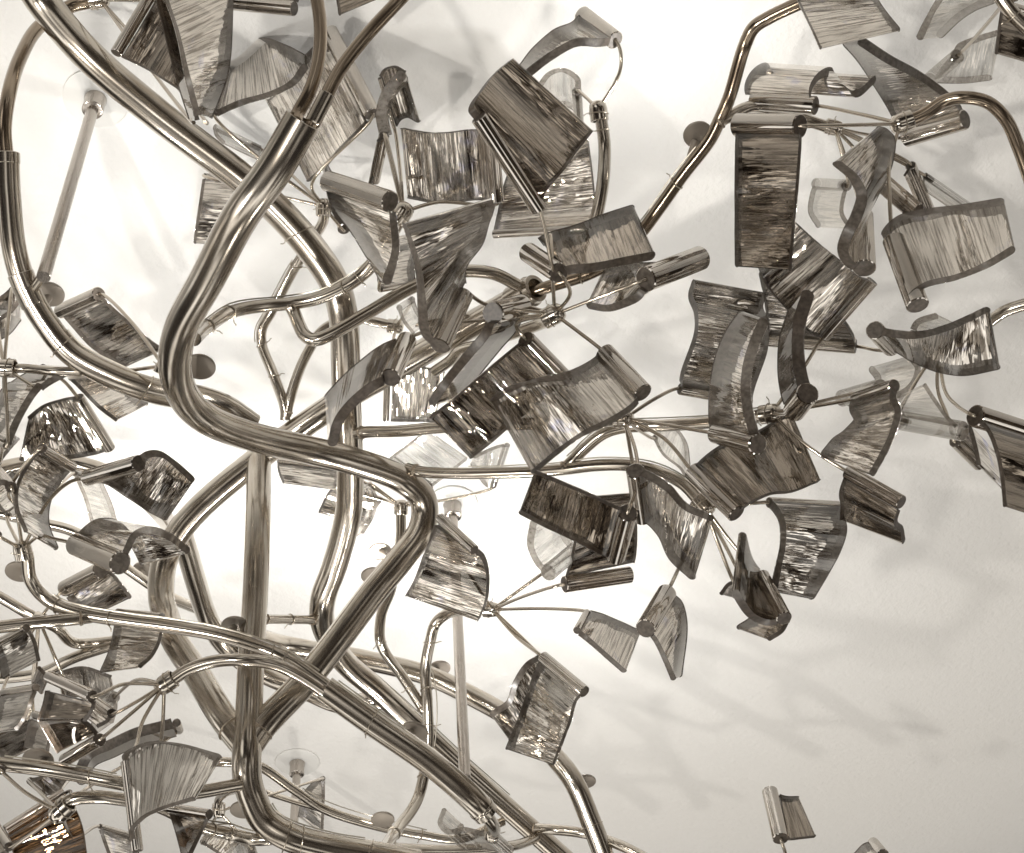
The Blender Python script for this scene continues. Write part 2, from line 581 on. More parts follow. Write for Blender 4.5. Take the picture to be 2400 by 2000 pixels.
# ------------------------------------------------------------------ the tube framework
# each: radius (m) or (r0, r1), points (px, py, depth); 'o' = open end at last point
TUBES = {
 'T1': ((.028, .023), [(70,-45,2.58),(97,0,2.6),(203,126,2.62),(364,264,2.66),(573,424,2.7),(661,504,2.71),(730,583,2.72),(783,663,2.73),(804,736,2.74),(811,900,2.80),(818,1050,2.88),(821,1129,2.92),(817,1200,2.95),(783,1329,3.02),(758,1400,3.05),(756,1457,3.1),(800,1543,3.2),(886,1620,3.3),(1000,1726,3.38),(1100,1817,3.42),(1200,1905,3.45),(1330,2020,3.48)]),
 'T2': (.0245, [(710,281,2.03),(640,400,2.05),(568,500,2.08),(486,653,2.17),(430,756,2.25),(411,829,2.3),(416,894,2.35),(441,944,2.4),(486,983,2.45),(600,1026,2.58),(720,1054,2.68),(821,1079,2.73),(940,1123,2.78),(987,1163,2.79),(996,1197,2.79),(986,1246,2.78),(943,1306,2.77),(876,1387,2.75),(791,1500,2.72),(709,1603,2.68),(617,1700,2.64),(585,1745,2.62)]),
 'T3': ((.0185, .0225), [(17,362,2.5),(20,450,2.5),(34,586,2.5),(60,671,2.51),(108,757,2.52),(171,831,2.53),(266,883,2.54),(343,911,2.55),(394,923,2.56),(470,935,2.57),(530,958,2.58),(590,1000,2.6)]),
 'T3a': (.0125, [(15,372,2.5),(10,300,2.5),(22,215,2.52),(50,130,2.6),(95,60,2.68),(165,16,2.72),(225,2,2.72)]),
 'T4': (.024, [(1256,676,2.62),(1185,718,2.68),(1100,765,2.75),(985,830,2.85),(790,945,2.95),(680,1020,2.96),(591,1086,2.95),(471,1187,2.93),(417,1250,2.92),(384,1321,2.91),(378,1400,2.88),(391,1451,2.85),(409,1500,2.8),(463,1583,2.74),(526,1686,2.66),(578,1752,2.62)]),
 'T6': (.021, [(425,1250,2.95),(437,1288,3.0),(457,1357,3.1),(486,1446,3.25),(520,1505,3.32),(575,1555,3.36),(640,1590,3.36),(720,1620,3.34),(800,1650,3.33),(905,1640,3.32)]),
 'T7': ([.0225,.0225,.0225,.0225,.0232,.0245,.0245,.0242,.024,.024,.024,.024,.024,.024], [(607,1075,2.95),(605,1200,2.85),(598,1400,2.76),(588,1550,2.69),(583,1690,2.635),(580,1745,2.615),(578,1780,2.605),(579,1820,2.6),(590,1865,2.6),(622,1925,2.6),(680,1962,2.6),(760,1985,2.61),(860,2003,2.62),(980,2025,2.63)]),
 'T8': (.0215, [(761,1614,2.58),(871,1693,2.58),(1007,1787,2.58),(1111,1877,2.58),(1140,1908,2.59)]),
 'T8a': (.012, [(64,1305,2.62),(71,1357,2.64),(94,1391,2.65),(134,1420,2.65),(200,1440,2.65),(286,1454,2.64),(400,1469,2.62),(514,1489,2.6),(600,1514,2.59),(671,1543,2.58),(772,1612,2.58)]),
 'T8b': (.0108, [(398,1598,2.5),(443,1569,2.5),(500,1551,2.5),(571,1547,2.5),(643,1557,2.52),(694,1580,2.54),(762,1624,2.57)]),
 'T8c': (.0115, [(-20,1472,2.6),(86,1460,2.62),(175,1451,2.64),(215,1446,2.65)]),
 'T10': (.0225, [(600,1495,3.35),(660,1512,3.45),(740,1527,3.5),(843,1545,3.52),(1000,1583,3.52),(1100,1629,3.5),(1186,1677,3.48),(1250,1725,3.45),(1297,1771,3.43),(1344,1831,3.4),(1380,1914,3.38),(1413,2000,3.36),(1425,2040,3.35)]),
 'C1': (.0095, [(612,1451,2.8),(680,1452,2.95),(757,1454,3.1)]),
 'B1': (.012, [(1250,1941,3.45),(1300,1945,3.42),(1371,1954,3.4),(1457,1983,3.35),(1520,2015,3.32)]),
 'B2': (.0105, [(470,1785,3.1),(560,1788,3.12),(609,1797,3.15),(686,1849,3.2),(760,1897,3.25),(886,1937,3.3),(986,1957,3.35),(1080,1966,3.4),(1180,1925,3.45)]),
 'B3': (.007, [(590,1848,3.2),(617,1856,3.4),(730,1891,3.3),(790,1906,3.26)]),
 'B4': (.0115, [(880,1996,2.72),(903,1988,2.9),(1043,1993,3.1),(1200,1983,3.3),(1262,1962,3.46)]),
 'B5': (.0118, [(880,2003,2.64),(894,1997,2.7),(929,1946,2.9),(977,1877,3.0),(993,1821,3.03),(1003,1749,3.06),(1001,1643,3.08),(997,1570,3.1),(1009,1500,3.1),(1020,1463,3.1),(1045,1440,3.08),(1090,1428,3.0),(1140,1429,2.9)]),
 'B6': (.0112, [(940,1195,3.2),(938,1270,3.18),(915,1385,3.16),(894,1440,3.14),(891,1500,3.12),(903,1531,3.12),(943,1586,3.1),(996,1668,3.08)]),
 'U2a': (.0098, [(692,285,2.04),(697,268,2.05),(726,214,2.06),(746,143,2.08),(751,71,2.1),(743,0,2.12),(728,-60,2.14)]),
 'U2b': (.0098, [(727,300,2.03),(734,286,2.03),(763,229,2.04),(800,160,2.06),(857,86,2.08),(937,0,2.1),(985,-50,2.12)]),
 'R1': (.0115, [(1900,-4,2.42),(1871,9,2.43),(1800,43,2.45),(1766,66,2.46),(1743,114,2.48),(1709,229,2.5),(1686,283,2.52),(1663,329,2.53),(1600,411,2.55),(1543,491,2.57),(1500,548,2.58),(1440,608,2.59),(1380,642,2.6),(1300,668,2.61),(1240,688,2.63)]),
 'R1b': (.0105, [(1678,296,2.53),(1686,287,2.52),(1714,271,2.52),(1757,251,2.53),(1830,262,2.56),(1900,285,2.58),(1945,300,2.58)]),
 'R2': (.0105, [(2114,290,2.35),(2166,268,2.34),(2214,237,2.33),(2257,229,2.32),(2314,240,2.32),(2357,280,2.32),(2386,343,2.33),(2420,440,2.34)]),
 'R3': (.0105, [(2205,815,2.52),(2260,790,2.5),(2320,754,2.48),(2357,729,2.46),(2430,706,2.44)]),
 'R4': (.0115, [(2330,-30,2.3),(2371,29,2.3),(2430,85,2.3)]),
 'L1': (.0108, [(955,1098,2.78),(986,1106,2.76),(1086,1110,2.72),(1200,1108,2.68),(1257,1106,2.66),(1323,1100,2.63),(1400,1091,2.6),(1471,1091,2.57),(1543,1106,2.53),(1600,1134,2.5),(1646,1183,2.47)]),
 'L2': (.0108, [(1318,1101,2.63),(1340,1082,2.63),(1371,1051,2.62),(1414,1017,2.6),(1457,1003,2.59),(1570,997,2.57),(1690,988,2.53),(1805,970,2.48)]),
 'L3': (.0115, [(838,1016,2.82),(860,1013,2.8),(940,1011,2.76),(1023,1003,2.72),(1150,996,2.66),(1300,992,2.6),(1400,987,2.55),(1460,982,2.5)]),
 'X1': (.0115, [(455,795,2.3),(486,766,2.42),(543,731,2.5),(600,719,2.53),(686,711,2.55),(743,700,2.55),(814,669,2.54),(857,637,2.53),(900,580,2.5),(938,512,2.45)]),
 'Y1': (.0115, [(676,708,2.55),(690,735,2.55),(700,760,2.54),(714,786,2.53),(737,797,2.52),(771,786,2.52),(857,737,2.53),(960,677,2.54),(1050,640,2.55),(1150,640,2.58),(1220,672,2.62)]),
 'Y2': (.0105, [(668,985,2.95),(668,960,2.95),(643,883,2.96),(614,809,2.98),(614,771,2.98),(637,729,2.98),(686,637,2.96),(720,580,2.93),(757,520,2.86),(760,490,2.82)]),
 'Y3': (.0105, [(671,975,2.95),(677,946,2.95),(697,880,2.96),(723,823,2.97),(760,771,2.99),(830,745,3.02),(880,755,3.04),(925,765,3.05)]),
 'Y4': (.0108, [(1020,870,2.82),(1055,846,2.78),(1078,822,2.74),(1130,808,2.68),(1200,783,2.6),(1270,758,2.53),(1297,742,2.48)]),
 'Y5': (.0112, [(1408,275,2.62),(1417,343,2.62),(1413,429,2.6),(1400,500,2.59),(1385,560,2.59),(1395,634,2.6)]),
 'K1': (.0082, [(12,864,2.55),(60,864,2.55),(123,870,2.53),(190,872,2.53)]),
 'K2': (.0185, [(-30,1110,3.2),(60,1090,3.25),(150,1085,3.3),(230,1102,3.3),(310,1145,3.28),(372,1200,3.2),(415,1255,2.98)]),
 'K3': (.0125, [(-20,1200,3.4),(90,1225,3.4),(180,1250,3.4),(300,1335,3.4),(390,1395,3.38),(470,1430,3.3)]),
 'K4': (.011, [(-30,1385,2.9),(0,1400,2.9),(86,1450,2.9),(130,1470,2.92),(177,1508,3.0),(263,1503,3.0),(400,1480,2.9)]),
 'K5': (.0118, [(-30,1592,3.1),(23,1589,3.08),(100,1577,3.05),(171,1543,3.02),(257,1514,3.0),(330,1495,2.98)]),
 'K6': (.0118, [(-30,1786,2.42),(0,1791,2.42),(100,1803,2.42),(200,1820,2.43),(289,1837,2.44),(420,1860,2.5),(560,1840,2.58)]),
 'K7': (.0112, [(138,1906,2.45),(148,1890,2.45),(171,1874,2.45),(229,1868,2.46),(286,1874,2.48),(370,1890,2.52),(470,1938,2.58),(540,1955,2.62),(600,1968,2.6),(650,1965,2.6)]),
 'K8': (.0085, [(512,1900,3.1),(512,1876,3.08),(526,1861,3.04),(545,1853,2.95),(575,1850,2.65)]),
 'Z1': (.0118, [(1130,1900,2.62),(1150,1925,2.66),(1158,1945,2.72),(1150,1960,2.78)]),
 'Q1': (.008, [(1850,2030,2.6),(1880,2050,2.6)]),
}
frame = empty('tube_framework', pt(580, 1750, 2.62))
tag(frame, 'welded framework of bent nickel plated tubes branching under the white ceiling', 'sculpture')
TP = {}
TOBJ = {}
for k, (rad, pts) in TUBES.items():
    path = catmull([pt(*p) for p in pts], 9)
    n = len(path)
    if isinstance(rad, list):                       # one radius per control point
        rr = []
        for i in range(n):
            f = i / (n - 1) * (len(rad) - 1)
            j = min(int(f), len(rad) - 2)
            rr.append(rad[j] + (rad[j + 1] - rad[j]) * (f - j))
    elif isinstance(rad, tuple):
        rr = [rad[0] + (rad[1] - rad[0]) * i / (n - 1) for i in range(n)]
    else:
        rr = [rad] * n
    big = max(rr) > 0.016
    rr = [q * 1.07 if big else q for q in rr]
    o = tube_obj('tube', path, rr, M_BROWN if k in ('U2a', 'U2b', 'T3a', 'R1', 'R2') else M_TUBE, frame, 28 if big else 16, True, k in ('T2', 'T8', 'T4'))
    TP[k] = (path, rr)
    TOBJ[k] = o

def proj(p):
    d = p.dot(F)
    return (1200 + p.dot(R) / d * FPX, 1000 - p.dot(U) / d * FPX, d)

def nearest(k, x, y):
    path, rr = TP[k]
    best = min(range(len(path)), key=lambda i: (proj(path[i])[0] - x) ** 2 + (proj(path[i])[1] - y) ** 2)
    i = min(max(best, 1), len(path) - 2)
    return i, path[i], (path[i + 1] - path[i - 1]).normalized(), rr[i]

def perp(T):
    v = F.cross(T)
    return v.normalized() if v.length > 1e-4 else U

def ring(k, x, y, tilt=0.25, tail=True):
    """twisted tie wire round a tube"""
    i, c, T, r = nearest(k, x, y)
    a = perp(T)
    b = T.cross(a)
    Tn = (T + a * random.uniform(-tilt, tilt) + b * random.uniform(-tilt, tilt)).normalized()
    pts = []
    for q in range(25):
        t = 2 * math.pi * q / 24 * 1.02
        v = (a * math.cos(t) + b * math.sin(t)) * (r + .0011)
        v = v - Tn * v.dot(Tn) * 1.0 + Tn * 0.0012 * q / 24
        v = v * ((r + .0011) / max(1e-5, (v - T * v.dot(T)).length))
        pts.append(c + v)
    if tail:
        d0 = (pts[-1] - c).normalized()
        for q in range(1, 6):
            pts.append(pts[-1] + d0 * .0022 + Vector((random.uniform(-1, 1), random.uniform(-1, 1), random.uniform(-1, 1))) * .0016)
    tube_obj('tie_wire', pts, .0010, M_WIRE, TOBJ[k], 6)

RINGS = [('T3',150,812),('T3',345,905),('X1',485,770),('X1',535,735),('X1',805,672),('X1',838,655),('T1',690,560),
         ('Y2',614,812),('Y2',640,880),('Y2',692,625),('R1',1590,425),('R1',1365,648),('T8a',133,1420),('T8a',260,1450),
         ('T8a',640,1530),('T8a',668,1542),('T8',872,1692),('B5',1004,1700),('B5',1005,1618),('B5',1010,1510),('B6',895,1508),('B6',960,1610),
         ('T7',668,1962),('T7',708,1975),('T7',862,2003),('B2',990,1957),('B5',922,1950),('B5',994,1820),('T10',1390,1935),
         ('K6',212,1822),('K7',495,1945),('K7',540,1955),('R4',2375,35),('L2',1770,975),('Y5',1402,310),('T6',497,1470),('C1',680,1452)]
for a in RINGS: ring(*a)

def cable(k, x0, y0, x1, y1, off=(0, 0, 1), n=1, slack=0.0):
    """thin feed cable lying along a tube between two pixels"""
    i0 = nearest(k, x0, y0)[0]
    i1 = nearest(k, x1, y1)[0]
    if i0 > i1: i0, i1 = i1, i0
    path, rr = TP[k]
    for j in range(n):
        pts = []
        ph = random.uniform(0, 6)
        for i in range(i0, i1 + 1, 2):
            T = (path[min(i + 1, len(path) - 1)] - path[i - 1 if i else 0]).normalized()
            v = Vector(off) - T * Vector(off).dot(T)
            s = perp(T)
            v = (v.normalized() + s * (0.35 * j + .12 * math.sin(ph + i * .3))).normalized()
            bow = slack * math.sin(math.pi * (i - i0) / max(1, i1 - i0))
            pts.append(path[i] + v * (rr[i] + .0016 + bow + .0012 * abs(math.sin(ph + i * .17))))
        if len(pts) > 2:
            tube_obj('cable', catmull(pts, 3), .0013, M_CABLE, TOBJ[k], 6)

VUP = tuple(U)
cable('T8a', 120, 1400, 740, 1590, VUP, 3)
cable('T8', 780, 1620, 960, 1740, VUP, 2)
cable('R1', 1640, 350, 1400, 625, tuple(-R), 1)
cable('X1', 480, 768, 900, 580, VUP, 1)
cable('Y2', 614, 800, 700, 610, tuple(-R), 1)
cable('T7', 600, 1900, 860, 2000, VUP, 1)
cable('B5', 1003, 1750, 1000, 1560, tuple(R), 1, .006)
cable('L1', 1100, 1110, 1600, 1130, VUP, 1)
cable('L2', 1340, 1080, 1790, 972, VUP, 1)
cable('T1', 840, 1580, 1180, 1890, VUP, 1)
cable('T3', 140, 790, 330, 900, tuple(R), 1)
cable('K6', 10, 1790, 270, 1833, VUP, 1)
cable('K7', 480, 1940, 600, 1968, VUP, 3, .004)
cable('B2', 700, 1855, 1000, 1958, VUP, 1, .006)

def weld(k, x, y, r=None):
    """lumpy weld collar where two tubes meet"""
    i, c, T, rr = nearest(k, x, y)
    r = r or rr
    a = perp(T)
    b = T.cross(a)
    pts = []
    for q in range(29):
        t = 2 * math.pi * q / 28
        pts.append(c + (a * math.cos(t) + b * math.sin(t)) * (r * 0.99) + T * random.uniform(-.0015, .0015))
    tube_obj('weld_bead', pts, [random.uniform(.0014, .0030) for _ in pts], M_WELD, TOBJ[k], 7)

for a in (('T4',545,1712),('T2',606,1712),('Y1',680,716),('R1b',1690,286),('L2',1326,1095),('L3',850,1014),('L1',975,1103),
          ('B6',990,1655),('B5',893,1998),('B1',1256,1942),('T8c',190,1449),('Y3',672,965),('C1',735,1453),('C1',622,1451),('B4',890,1993)):
    weld(*a)

def sleeve(k, x, y, ln=.03, grow=1.08, back=1):
    """plug-in collar on the end of a tube"""
    i, c, T, r = nearest(k, x, y)
    lathe_obj('collar', c - T * ln * .5, T, [(0, r * 1.0), (.0015, r * grow), (ln - .0015, r * grow), (ln, r * 1.0)], M_TUBE, TOBJ[k], 24)

sleeve('T3', 18, 372, .02, 1.06)
sleeve('T3', 55, 665, .034, 1.07)
sleeve('T4', 1225, 692, .05, 1.12)
sleeve('U2b', 750, 255, .05, 1.14)
sleeve('T8', 1128, 1897, .008, 1.05)

# ------------------------------------------------------------------ leaf sprays
# hub key: (px, py, depth, direction of its tube in px (dx,dy,dz), radius m, label)
HUBS = {
 'A': (1300,737,2.45,(-60,30,-20),.0175,'spray of seven smoked leaves round a ball hub by the collared diagonal tube'),
 'B': (1464,981,2.48,(-60,4,-30),.0150,'spray with a long bowed blade and wavy leaves, hub behind the widest wavy leaf'),
 'C': (1809,969,2.46,(-60,10,-30),.0165,'spray with an upright dark edge-on blade and a zigzag folded leaf'),
 'D': (1652,1189,2.45,(-40,-45,-20),.0165,'small hanging spray on a curved tube tip with a thin stick-like leaf over blank ceiling'),
 'E': (1154,1429,2.88,(-60,0,-20),.0150,'open spray of small leaves on four straight wires fanning right from a short cap'),
 'F': (1402,258,2.62,(8,60,0),.0165,'spray with a hooked clear leaf held on one long bowed wire'),
 'G': (2110,290,2.35,(60,-20,5),.0165,'spray on an arched tube with a long straight hanging leaf and an S-curled leaf'),
 'H': (1957,300,2.58,(-60,-15,0),.0140,'spray behind the arched tube with a long fan leaf and thin spike-like rods'),
 'I': (53,1288,2.6,(14,60,0),.0165,'spray of four leaves on bowed wires above a round disc on the upturned tube'),
 'J': (385,1605,2.5,(50,-35,0),.0165,'spray on a low arched tube with a big mirror-bright basket-shaped leaf'),
 'K': (9,863,2.55,(60,2,0),.0165,'spray at the picture edge under the collared bent tube with crossed bright fan leaves'),
 'L': (140,1904,2.45,(30,-30,0),.0175,'spray with an amber brown rectangular leaf under a bright ring-shaped cap'),
 'M': (940,1187,3.2,(0,60,0),.0150,'pale clear leaves on a looped cap seen behind the large bent tube'),
 'N': (945,497,2.42,(-45,70,0),.0165,'spray with a fan-shaped leaf and a thick horizontal clear rod round a sparkling cap'),
 'O': (929,766,3.04,(-60,-8,0),.0150,'small pale spray on a bright cap behind the fan-shaped leaf'),
 'P': (2200,815,2.53,(60,-25,0),.0150,'spray hidden behind a boat-shaped curved leaf with two dark leaves hanging at its side'),
 'Q': (1850,2030,2.6,(30,20,0),.0140,'little spray of two leaves rising alone from below the bare ceiling'),
 'R': (2375,-20,2.3,(-30,-20,0),.0150,'spray in the upper corner with a tapering streaked leaf over the rising tube bend'),
 'S': (758,484,2.82,(0,60,0),.0150,'spray behind the tube fork with a broad leaf edged by a fat rod'),
 'T': (235,0,2.72,(-60,10,0),.0165,'spray crossing the diagonal tube with a dark brown leaf folded to a point'),
 'V': (383,858,2.5,(-30,60,0),.0120,'two blue-tinged leaves behind the bent tube beside a round disc'),
 'W': (91,1452,2.9,(40,20,0),.0150,'crowded spray of bright mirror leaves under the straight side tube'),
 'Y': (513,1902,3.1,(0,-60,0),.0140,'far small spray on a hook-shaped tube behind the trunk bend'),
 'Z': (1152,1955,2.75,(5,-60,0),.0150,'rolled leaf hanging from the open tip of the near straight tube'),
}
# leaf: hub, depth, rod px, thickness px, material, P (cut edge, rod end first), Q list or V vector, stem mid points
LV = [
 ('T',2.22,14,10,'d',[(272,125),(330,152),(380,182),(428,212)],(95,-160),[]),
 ('T',2.15,2,8,'d',[(464,292),(446,200),(428,110),(414,30),(404,-40)],[(450,286),(424,205),(398,110),(376,20),(360,-50)],[]),
 ('T',2.12,2,14,'s',[(466,282),(440,180),(418,80),(392,0),(372,-60)],[(484,288),(528,168),(541,20),(545,-60),(540,-140)],[]),
 ('T',2.75,18,12,'s',[(690,20),(700,-15),(715,-60)],(-150,-14),[]),
 ('T',2.5,4,10,'d',[(785,-70),(790,-20),(797,30)],(120,-50),[]),
 ('S',2.78,8,16,'s',[(502,268),(560,242),(640,218),(690,190),(712,160)],[(531,165),(560,125),(617,95),(670,115),(710,137)],[]),
 ('S',2.72,20,12,'s',[(872,268),(845,300),(800,345),(760,390),(725,422)],(-100,-195),[(731,430)]),
 ('S',2.85,15,10,'s',[(806,538),(788,505),(774,478)],(-14,-95),[]),
 ('S',2.95,6,9,'s',[(480,412),(470,480),(457,566)],(95,5),[]),
 ('S',2.9,8,9,'c',[(503,298),(508,316),(522,332)],(105,50),[]),
 ('N',2.52,5,8,'m',[(890,184),(903,164),(925,158),(946,168)],(34,116),[]),
 ('N',2.46,3,22,'c',[(902,318),(893,268),(907,218),(938,180)],(5,6),[]),
 ('N',2.46,13,8,'d',[(900,318),(893,325),(888,330)],(-22,106),[]),
 ('N',2.45,17,9,'s',[(1150,310),(1100,306),(1050,312),(1000,312),(944,302)],(16,162),[(1029,474)]),
 ('N',2.27,26,20,'s',[(915,473),(922,520),(926,590),(908,655)],[(768,425),(782,470),(832,540),(900,652)],[]),
 ('A',2.25,25,24,'s',[(1030,812),(1000,785),(990,715),(983,640),(966,575),(952,536)],[(1086,690),(1078,640),(1090,605),(1125,560),(1143,505),(1152,478)],[(1140,714)]),
 ('N',2.58,6,9,'s',[(892,680),(889,640),(900,600),(925,560)],(78,-14),[]),
 ('A',2.2,20,16,'d',[(1122,275),(1104,255),(1130,210),(1162,170),(1196,142)],[(1263,492),(1272,455),(1318,400),(1352,352),(1384,312)],[(1290,550),(1297,640)]),
 ('F',2.66,11,9,'s',[(1390,535),(1394,490),(1388,420),(1377,330)],[(1157,549),(1166,510),(1178,450),(1195,395)],[]),
 ('F',2.6,22,18,'s',[(1442,95),(1405,100),(1350,100),(1290,132),(1240,170)],[(1364,35),(1340,62),(1300,80),(1255,120),(1225,160)],[(1452,170),(1455,125)]),
 ('F',2.72,12,12,'c',[(1352,215),(1352,185),(1322,166),(1287,175),(1263,205)],(5,78),[]),
 ('A',2.35,24,22,'d',[(915,886),(878,902),(828,942),(792,990),(780,1035)],[(954,797),(905,816),(850,856),(803,898),(773,930)],[(975,762),(1100,740)]),
 ('A',2.38,28,20,'d',[(1155,735),(1140,780),(1100,829),(1043,900),(1016,940)],(66,-18),[]),
 ('A',2.45,22,9,'d',[(1232,795),(1200,822),(1130,880),(1060,940),(1013,977)],(92,94),[(1210,760)]),
 ('A',2.3,25,23,'s',[(1507,922),(1480,953),(1430,986),(1370,1014),(1310,1055),(1256,1100)],[(1416,826),(1390,850),(1335,878),(1270,890),(1210,905),(1162,932)],[]),
 ('A',2.33,25,22,'d',[(1310,640),(1335,632),(1385,627),(1450,614),(1524,600)],[(1238,592),(1280,560),(1345,540),(1410,514),(1477,492)],[(1336,690)]),
 ('A',2.38,30,18,'s',[(1513,655),(1500,690),(1455,714),(1420,722),(1384,716)],[(1642,605),(1590,622),(1530,624),(1475,626),(1425,632)],[]),
 ('G',2.2,29,10,'d',[(1876,296),(1874,340),(1866,450),(1858,540),(1851,628)],[(1728,294),(1727,340),(1726,450),(1726,540),(1727,620)],[]),
 ('G',2.15,27,20,'s',[(2151,717),(2138,692),(2168,668),(2240,650),(2310,622),(2368,588)],[(2094,562),(2076,545),(2106,513),(2190,494),(2270,485),(2342,474)],[(2085,380),(2084,440)]),
 ('G',2.48,22,18,'s',[(1912,248),(1898,222),(1912,186),(1948,168),(1975,197),(2006,219),(2048,188)],(-150,-10),[]),
 ('H',2.3,27,24,'s',[(2026,630),(1994,620),(1976,588),(1986,550),(2008,505),(2020,457),(2000,415),(1967,386)],[(2020,505),(2030,485),(2050,445),(2070,405),(2080,375),(2085,345),(2083,322),(2068,303)],[]),
 ('H',2.62,24,18,'s',[(2262,280),(2246,250),(2220,226),(2157,180),(2080,138),(2020,98)],[(2122,322),(2104,290),(2080,240),(2050,190),(2012,130),(1984,98)],[]),
 ('R',2.68,18,16,'c',[(2244,132),(2250,110),(2286,94),(2338,78)],[(2180,186),(2215,188),(2265,188),(2316,182)],[]),
 ('H',2.6,14,10,'c',[(1985,435),(1976,462),(1972,500),(1990,532)],(-72,-4),[]),
 ('H',2.55,13,8,'d',[(2155,490),(2145,500),(2120,498)],(-88,-76),[]),
 ('H',2.58,13,6,'s',[(2134,388),(2128,400),(2122,410)],(44,104),[]),
 ('H',2.6,8,6,'c',[(2168,412),(2165,430),(2172,448)],(105,72),[]),
 ('R',2.3,6,8,'s',[(1850,-60),(1868,-10),(1888,35),(1905,70),(1923,110)],[(2010,-90),(2042,-20),(2062,12),(2082,40),(2106,69)],[]),
 ('R',2.32,10,8,'d',[(2352,10),(2344,60),(2336,122)],(110,32),[]),
 ('R',2.62,8,16,'c',[(2230,-50),(2212,-15),(2190,20),(2173,52),(2158,84)],[(2360,-40),(2335,-5),(2290,14),(2245,42),(2205,80)],[]),
 ('P',2.3,22,17,'s',[(2051,774),(2090,782),(2143,786),(2214,771),(2271,747),(2310,728)],[(2088,815),(2105,818),(2138,838),(2190,863),(2257,874),(2334,860)],[]),
 ('C',2.5,15,8,'s',[(2045,658),(2010,648),(1960,605),(1910,565),(1862,522)],[(1930,790),(1898,778),(1835,715),(1795,665),(1775,618)],[(1885,860)]),
 ('P',2.6,18,9,'m',[(2006,812),(1995,780),(1960,735),(1890,690),(1850,668)],[(1803,796),(1800,760),(1794,710),(1788,670),(1783,640)],[(2066,822)]),
 ('C',2.2,27,28,'d',[(1893,922),(1880,892),(1870,830),(1873,760),(1892,695)],(-32,42),[]),
 ('B',2.52,14,18,'m',[(1593,912),(1600,875),(1629,790),(1631,730),(1618,690),(1625,665)],(165,30),[(1540,932)]),
 ('B',2.25,25,24,'s',[(1776,1042),(1762,1000),(1748,930),(1752,860),(1770,800),(1787,760)],[(1678,1017),(1673,985),(1676,900),(1691,830),(1713,780),(1739,743)],[]),
 ('B',2.33,24,10,'d',[(1727,1204),(1752,1182),(1800,1158),(1860,1150),(1918,1127)],[(1622,1103),(1650,1075),(1690,1046),(1780,1010),(1850,968)],[(1555,1027)]),
 ('C',2.2,16,18,'s',[(2096,904),(2093,935),(2104,963),(2094,1008),(2072,1058),(2046,1105)],[(2006,934),(2000,960),(2010,985),(1990,1010),(1960,1032),(1932,1064)],[]),
 ('P',2.36,24,9,'c',[(2257,1011),(2225,985),(2192,942),(2168,905)],[(2110,986),(2103,965),(2108,945),(2114,928)],[]),
 ('C',2.5,21,16,'c',[(2065,908),(2108,925),(2138,902),(2150,862),(2137,842)],(-92,26),[]),
 ('P',2.35,27,10,'d',[(2285,975),(2318,1010),(2338,1060),(2350,1120),(2356,1182)],(140,45),[(2214,914),(2243,951)]),
 ('P',2.42,14,9,'s',[(2238,1035),(2268,1000),(2284,1040),(2294,1086)],(55,55),[(2198,914),(2220,975)]),
 ('C',2.32,18,12,'d',[(2113,1178),(2098,1222),(2112,1240),(2117,1268)],[(1986,1106),(1972,1150),(1974,1180),(1972,1213)],[(1890,1044)]),
 ('D',2.42,13,18,'m',[(1802,1178),(1817,1192),(1834,1225),(1836,1270),(1825,1330),(1815,1378)],[(1963,1187),(1969,1207),(1977,1243),(1962,1290),(1932,1345),(1902,1395)],[]),
 ('B',2.25,24,10,'d',[(1471,1202),(1440,1188),(1380,1160),(1310,1130),(1258,1108)],[(1443,1305),(1412,1297),(1350,1265),(1280,1232),(1222,1202)],[(1490,1060),(1495,1130)]),
 ('E',2.62,20,9,'d',[(1322,1370),(1332,1340),(1345,1290),(1362,1170)],[(1477,1347),(1488,1300),(1490,1230),(1480,1160)],[(1230,1397)]),
 ('E',2.55,20,16,'c',[(1285,1343),(1262,1320),(1244,1278),(1250,1230)],(66,-54),[]),
 ('B',2.27,23,20,'s',[(1490,1104),(1520,1115),(1566,1145),(1606,1188),(1660,1212)],[(1506,1214),(1525,1222),(1552,1252),(1576,1305),(1620,1348)],[]),
 ('D',2.32,24,12,'s',[(1513,1474),(1535,1497),(1557,1540),(1577,1587)],[(1563,1390),(1592,1412),(1604,1462),(1592,1580)],[(1590,1334)]),
 ('E',2.52,9,12,'s',[(1352,1478),(1380,1500),(1420,1535),(1461,1571)],[(1376,1436),(1410,1445),(1450,1461),(1495,1482)],[]),
 ('D',2.32,19,18,'d',[(1838,1450),(1805,1460),(1765,1446),(1737,1412),(1725,1390)],[(1785,1350),(1775,1340),(1760,1320),(1748,1290),(1740,1256)],[(1726,1286)]),
 ('D',2.4,8,10,'d',[(1845,1455),(1832,1478),(1805,1496)],(-72,-26),[(1724,1326)]),
 ('D',2.45,6,8,'s',[(1722,1365),(1708,1370),(1692,1390)],(30,8),[]),
 ('E',2.55,13,13,'s',[(1112,1290),(1130,1304),(1142,1345),(1140,1400),(1122,1450)],[(1030,1214),(1012,1260),(996,1300),(978,1350),(955,1392)],[]),
 ('E',2.62,15,10,'m',[(1370,1622),(1350,1640),(1335,1690),(1316,1740),(1298,1788)],[(1272,1540),(1262,1562),(1240,1620),(1216,1690),(1190,1752)],[(1210,1492)]),
 ('E',2.75,5,14,'s',[(1268,1540),(1236,1560),(1210,1600),(1192,1648),(1157,1672)],(42,58),[]),
 ('Q',2.6,19,7,'d',[(1830,1967),(1855,1966),(1908,1960)],[(1804,1854),(1835,1868),(1869,1870)],[(1836,1985)]),
 ('Q',2.6,14,7,'s',[(2070,2004),(2050,2010),(2030,2030)],(-24,-28),[]),
